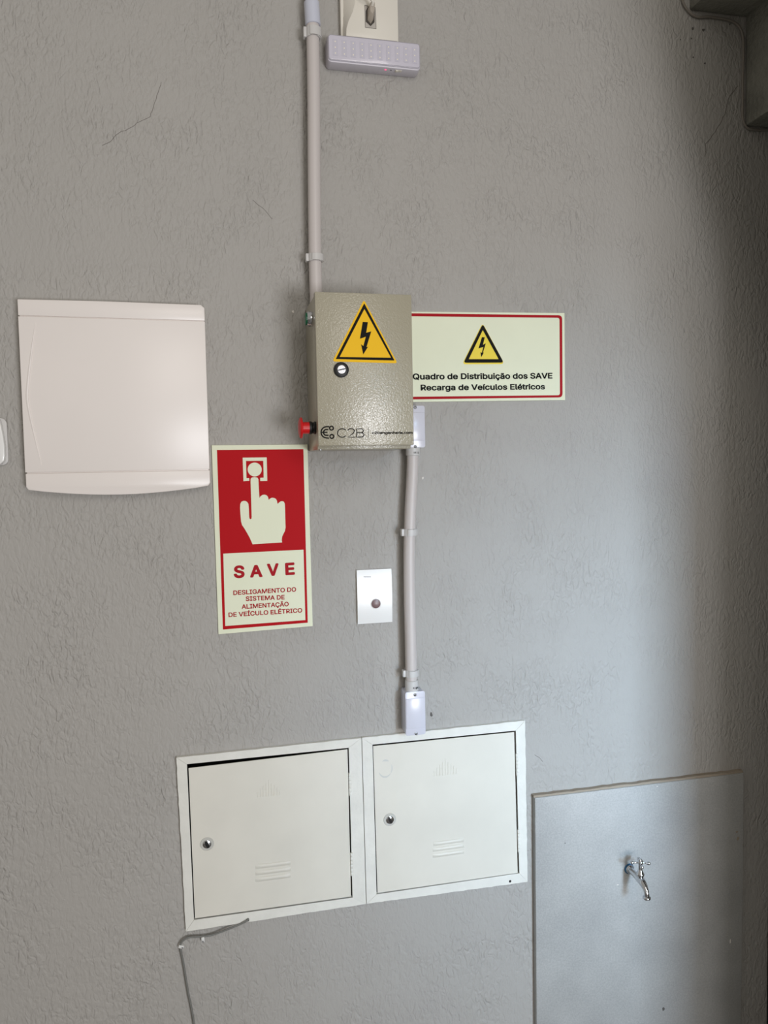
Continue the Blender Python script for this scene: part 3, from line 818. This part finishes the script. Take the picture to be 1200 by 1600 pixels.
slabchip(965, 1382.5, .003, M_CHIP, .35); slabchip(1141, 1470, .002, M_CHIP, 3)

# ------------------------------------------------------------------ tap
c = at(983, 1357, GY); X, Z = c.x, c.z
t = thing('garden_tap', (X, GY, Z), 'small chrome garden tap with a cross handle on the granite slab', 'tap')
obj('thread_seal', lathe(B(), [(.0125, 0), (.0128, .0015), (.0118, .0035), (.0095, .004)], (X-.0005, GY, Z), (0, -1, 0), 28), M_BLUE, t, smooth=True)
obj('wall_flange', lathe(B(), [(.0105, .003), (.0108, .0045), (.0098, .0065), (.0085, .0075), (.0080, .010)], (X, GY, Z), (0, -1, 0), 28), M_CHROME, t, smooth=True)
P = [Vector((X, GY-.002, Z)), Vector((X, GY-.020, Z)), Vector((X, GY-.036, Z)), Vector((X, GY-.048, Z-.001)), Vector((X, GY-.060, Z-.004)),
     Vector((X+.0005, GY-.070, Z-.011)), Vector((X+.0005, GY-.075, Z-.019)), Vector((X+.0005, GY-.076, Z-.027))]
Rr = [.0074, .0074, .0080, .0098, .0086, .0066, .0058, .0060]
sp = smooth_path(P, 6); n = len(sp); rs = []
for i in range(n):
    u = i/6; k = min(int(u), len(Rr)-2); rs.append(Rr[k]+(Rr[k+1]-Rr[k])*(u-k))
obj('tap_body', tube(B(), sp, rs, 24), M_CHROME, t, smooth=True)
e = P[-1]
obj('spout_collar', lathe(B(), [(.0058, -.001), (.0084, .0006), (.0093, .0022), (.0093, .0048), (.0084, .0058), (.0060, .0058)], e, (0, 0, -1), 28), M_CHROME, t, smooth=True)
sy = GY-.049
obj('bonnet', lathe(B(), [(.0075, -.002), (.0078, .008), (.0090, .0095), (.0096, .011), (.0096, .014), (.0085, .0155), (.0070, .0185), (.0052, .0225), (.0048, .026), (.0042, .031), (.0040, .036)], (X, sy, Z), (0, 0, 1), 24), M_CHROME, t, smooth=True)
hz = Z+.0405
h = obj('cross_handle', lathe(B(), [(.0042, -.006), (.0052, -.004), (.0064, -.001), (.0066, .002), (.0052, .0042), (.0056, .0055), (.0040, .0085), (.0001, .0095)], (X, sy, hz), (0, 0, 1), 24), M_CHROME, t, smooth=True)
for k in range(4):
    a = math.radians(-20+90*k); d = Vector((math.cos(a), math.sin(a), -.06)).normalized()
    obj('handle_arm', lathe(B(), [(.0026, .003), (.0020, .008), (.0018, .012), (.0024, .0140), (.0022, .0150), (.0036, .0162), (.0043, .0185), (.0040, .0210), (.0026, .0226), (.0001, .0231)], (X, sy, hz), d, 18), M_CHROME, h, smooth=True)

# ------------------------------------------------------------------ cables
path = [at(387, 1437.5, FY-.001)+Vector((0, .012, .001)), at(387, 1437.5, FY-.003)] + [at(x, y, -.0075 if i > 1 else -.011) for i, (x, y) in enumerate(((376, 1443.5), (363, 1449), (335, 1459.5), (318, 1463), (297, 1464.2), (288, 1468), (283, 1473), (281.5, 1479), (283.5, 1490), (286.8, 1506), (294, 1550), (303, 1598.5)))]
path += [Vector((path[-1].x+.012, -.0060, .25)), Vector((path[-1].x+.025, -.0060, 0.002))]
tagit(obj('grey_cable', tube(B(), smooth_path(path, 6), .0022, 10), M_CABLE, smooth=True), 'thin grey cable drooping from the left meter cupboard down the wall', 'cable')
def nailclip(px, py, ang, label):
    c = at(px, py, -.006); t = thing('cable_clip', (c.x, 0, c.z), label, 'cable clip', 'white nail clips on the grey cable')
    ca, sa = math.cos(ang), math.sin(ang)
    def xf(bm):
        for v in bm.verts:
            dx, dz = v.co.x-c.x, v.co.z-c.z; v.co.x = c.x+ca*dx-sa*dz; v.co.z = c.z+sa*dx+ca*dz
        return bm
    obj('clip_body', xf(box(B(), c.x-.0034, c.x+.0034, -.0105, 0, c.z-.0065, c.z+.0045)), M_CLIP, t, bevel=.0011)
    obj('nail', xf(lathe(B(), [(.0018, 0), (.0018, .0012), (.0001, .0018)], (c.x, -.0103, c.z-.0040), (0, -1, 0), 12)), M_BRUSHED, t, smooth=True)
nailclip(317, 1466, 0.05, 'white nail clip under the left meter cupboard frame')
nailclip(282.5, 1478, 1.2, 'white nail clip at the bend of the grey cable')
pp = [(1064, -60), (1065, -10), (1067.5, 4), (1073, 14), (1082, 23), (1093, 27), (1106, 26.3), (1120, 28), (1137, 31), (1149, 36), (1157, 45), (1161, 60), (1161.5, 90), (1160.5, 125), (1160.5, 155), (1160, 180), (1162.5, 192), (1168, 200), (1178, 203), (1190, 203), (1215, 203)]
tagit(obj('painted_cable', tube(B(), smooth_path([at(x, y, -.005) for x, y in pp], 5), .0028, 10), M_CABLE2, smooth=True), 'painted-over cable following the stepped beams in the top right corner', 'cable')

# ------------------------------------------------------------------ emergency lamp
LY = -.036
lx0, lx1 = at(513, 75, LY).x, at(656.5, 90, LY).x
lz1 = (at(515, 53, LY).z+at(655, 68.5, LY).z)/2; lz0 = (at(515, 91, LY).z+at(655, 109, LY).z)/2
t = thing('emergency_lamp', ((lx0+lx1)/2, 0, lz0), 'long grey emergency lamp with three rows of small LEDs, near the top', 'emergency light')
bm = B(); ngon_prism(bm, rrect(lx0-.0015, lx1+.0012, lz0-.0030, lz1+.0012, .008), LY+.003, 0)
hs_ = obj('housing', bm, M_LIGHTB, t, bevel=.0030)
bm = B(); ngon_prism(bm, rrect(lx0, lx1, lz0, lz1, .006), LY, LY+.006)
ln = obj('lens', bm, M_LENS, t, bevel=.0010)
bm = B(); ring(bm, rrect(lx0+.0006, lx1-.0006, lz0+.0006, lz1-.0006, .0056), rrect(lx0+.0016, lx1-.0016, lz0+.0016, lz1-.0016, .0048), LY-.0002)
obj('lens_rim', bm, mat('rim_grey', (160, 157, 165), .3), ln)
bm = lathe(B(), [(.0014, 0), (.0013, .0005), (.0001, .0008)], (0, 0, 0), (0, -1, 0), 8)
led_me = bpy.data.meshes.new('led'); bmesh.ops.recalc_face_normals(bm, faces=bm.faces); bm.to_mesh(led_me); bm.free(); led_me.materials.append(M_LED)
for i in range(10):
    xx = lx0+.0145+(lx1-lx0-.0265)*i/9
    bm = B()
    zz = [lz1-(lz1-lz0)*f for f in (.27, .50, .73)]
    box(bm, xx-.0052, xx+.0052, LY-.0004, LY+.002, zz[2]-.0045, zz[0]+.0045)
    obj('led_cell', bm, M_CELL, ln)
    for z in zz:
        o = bpy.data.objects.new('led', led_me); COL.objects.link(o); o.parent = ln
        o.location = Vector((xx, LY-.0004, z))-ORG[t.name]
c = at(603, 111.5, LY+.008)
zu = lz0-.0030
obj('indicator_led', lathe(B(), [(.0017, -.001), (.0017, .0004), (.0001, .0010)], (c.x, LY+.012, zu), (0, 0, -1), 12), mat('red_indicator', (255, 60, 110), .3, emit=((255, 50, 100), 3.0)), hs_, smooth=True)
obj('test_button', lathe(B(), [(.0014, -.001), (.0014, .0004), (.0001, .0006)], (c.x+.012, LY+.012, zu), (0, 0, -1), 12), M_KEY, hs_)
bm = B(); box(bm, c.x+.021, c.x+.035, LY+.008, LY+.015, zu-.0008, zu+.001); box(bm, c.x+.022, c.x+.027, LY+.009, LY+.014, zu-.0022, zu)
obj('slide_switch', bm, M_SOCK, hs_)

# ------------------------------------------------------------------ socket with plug above the lamp
OY = -.034; zb_ = lz1+.0016
t = thing('power_socket', (at(575, 40, 0).x, 0, zb_), 'cream surface socket box with a plug in it, above the emergency lamp', 'socket')
xb0, xb1 = at(530.5, 30, 0).x, at(622, 30, -.01).x
bm = B(); ngon_prism(bm, rrect(xb0, xb1-.001, zb_, zb_+.125, .006), -.014, 0)
obj('back_box', bm, M_SOCK, t, bevel=.001)
e_ = [at(x, y, OY) for x, y in ((541, 57), (541.5, 44), (545, 32), (551, 19), (554.5, 6), (555, -10), (553, -40))]
pts = [(v.x, v.z) for v in e_]; pts[0] = (pts[0][0], zb_)
xr = at(621.5, 30, OY).x
pts += [(pts[-1][0]+.004, zb_+.123), (xr-.008, zb_+.123), (xr-.002, zb_+.117), (xr, zb_+.105), (xr+.0005, zb_+.03), (xr+.0005, zb_+.006), (xr-.002, zb_)]
bm = B(); n = len(pts)
A = [bm.verts.new((x, OY, z)) for x, z in pts]
base = []
for x, z in pts:
    f = 1 if x < (xb0+xb1)/2 else 0
    base.append(bm.verts.new(((xb0+.004) if f else x-.001, -.012, z)))
bm.faces.new(A); bm.faces.new(base)
for i in range(n): bm.faces.new((A[i], A[(i+1) % n], base[(i+1) % n], base[i]))
cv = obj('cover', bm, M_SOCK, t, bevel=.0012)
rec = pxs([(570, 8.5), (586, 12), (587.5, 44.5), (571, 43)], OY)
bm = B(); ring(bm, [(x+(.0007 if i in (1, 2) else -.0007), z+(.0007 if i < 2 else -.0007)) for i, (x, z) in enumerate(rec)], rec, OY-.0003)
obj('socket_outline', bm, mat('socket_gap', (70, 64, 58), .7), cv)
obj('socket_face', sheet(B(), rec, OY-.0002), mat('socket_grey', (186, 180, 172), .5), cv)
hexa = pxs([(575, 11), (571.5, 17), (571.5, 34), (579, 41), (585, 35), (585.5, 14)], OY)
bm = B(); prism(bm, hexa, OY-.0010, OY); obj('socket_well', bm, mat('socket_gap', (70, 64, 58), .7), cv)
t = thing('power_plug', (at(579, 25, OY).x, OY, at(579, 30, OY).z), 'beige plug pushed into the socket above the emergency lamp', 'plug')
hexa = pxs([(577, 12), (573.5, 18), (573.5, 32), (579, 38.5), (583.5, 32), (584, 15)], OY)
bm = B(); a_ = [bm.verts.new((x, OY-.001, z)) for x, z in hexa]
cxm = sum(x for x, z in hexa)/6; czm = sum(z for x, z in hexa)/6
b__ = [bm.verts.new((cxm+(x-cxm)*.72+.001, OY-.018, czm+(z-czm)*.75+.008)) for x, z in hexa]
bm.faces.new(a_); bm.faces.new(b__)
for i in range(6): bm.faces.new((a_[i], a_[(i+1) % 6], b__[(i+1) % 6], b__[i]))
obj('plug_body', bm, M_PLUG, t, bevel=.0012)
k = Vector((cxm+.001, OY-.017, czm+.011))
pth = smooth_path([k, k+Vector((0, -.006, .005)), k+Vector((-.008, -.006, .012)), k+Vector((-.020, -.002, .018)), k+Vector((-.034, .004, .030)), k+Vector((-.050, .010, .06)), k+Vector((-.055, .014, .14))], 6)
obj('plug_cord', tube(B(), pth, .0032, 10), M_SOCK, t, smooth=True)
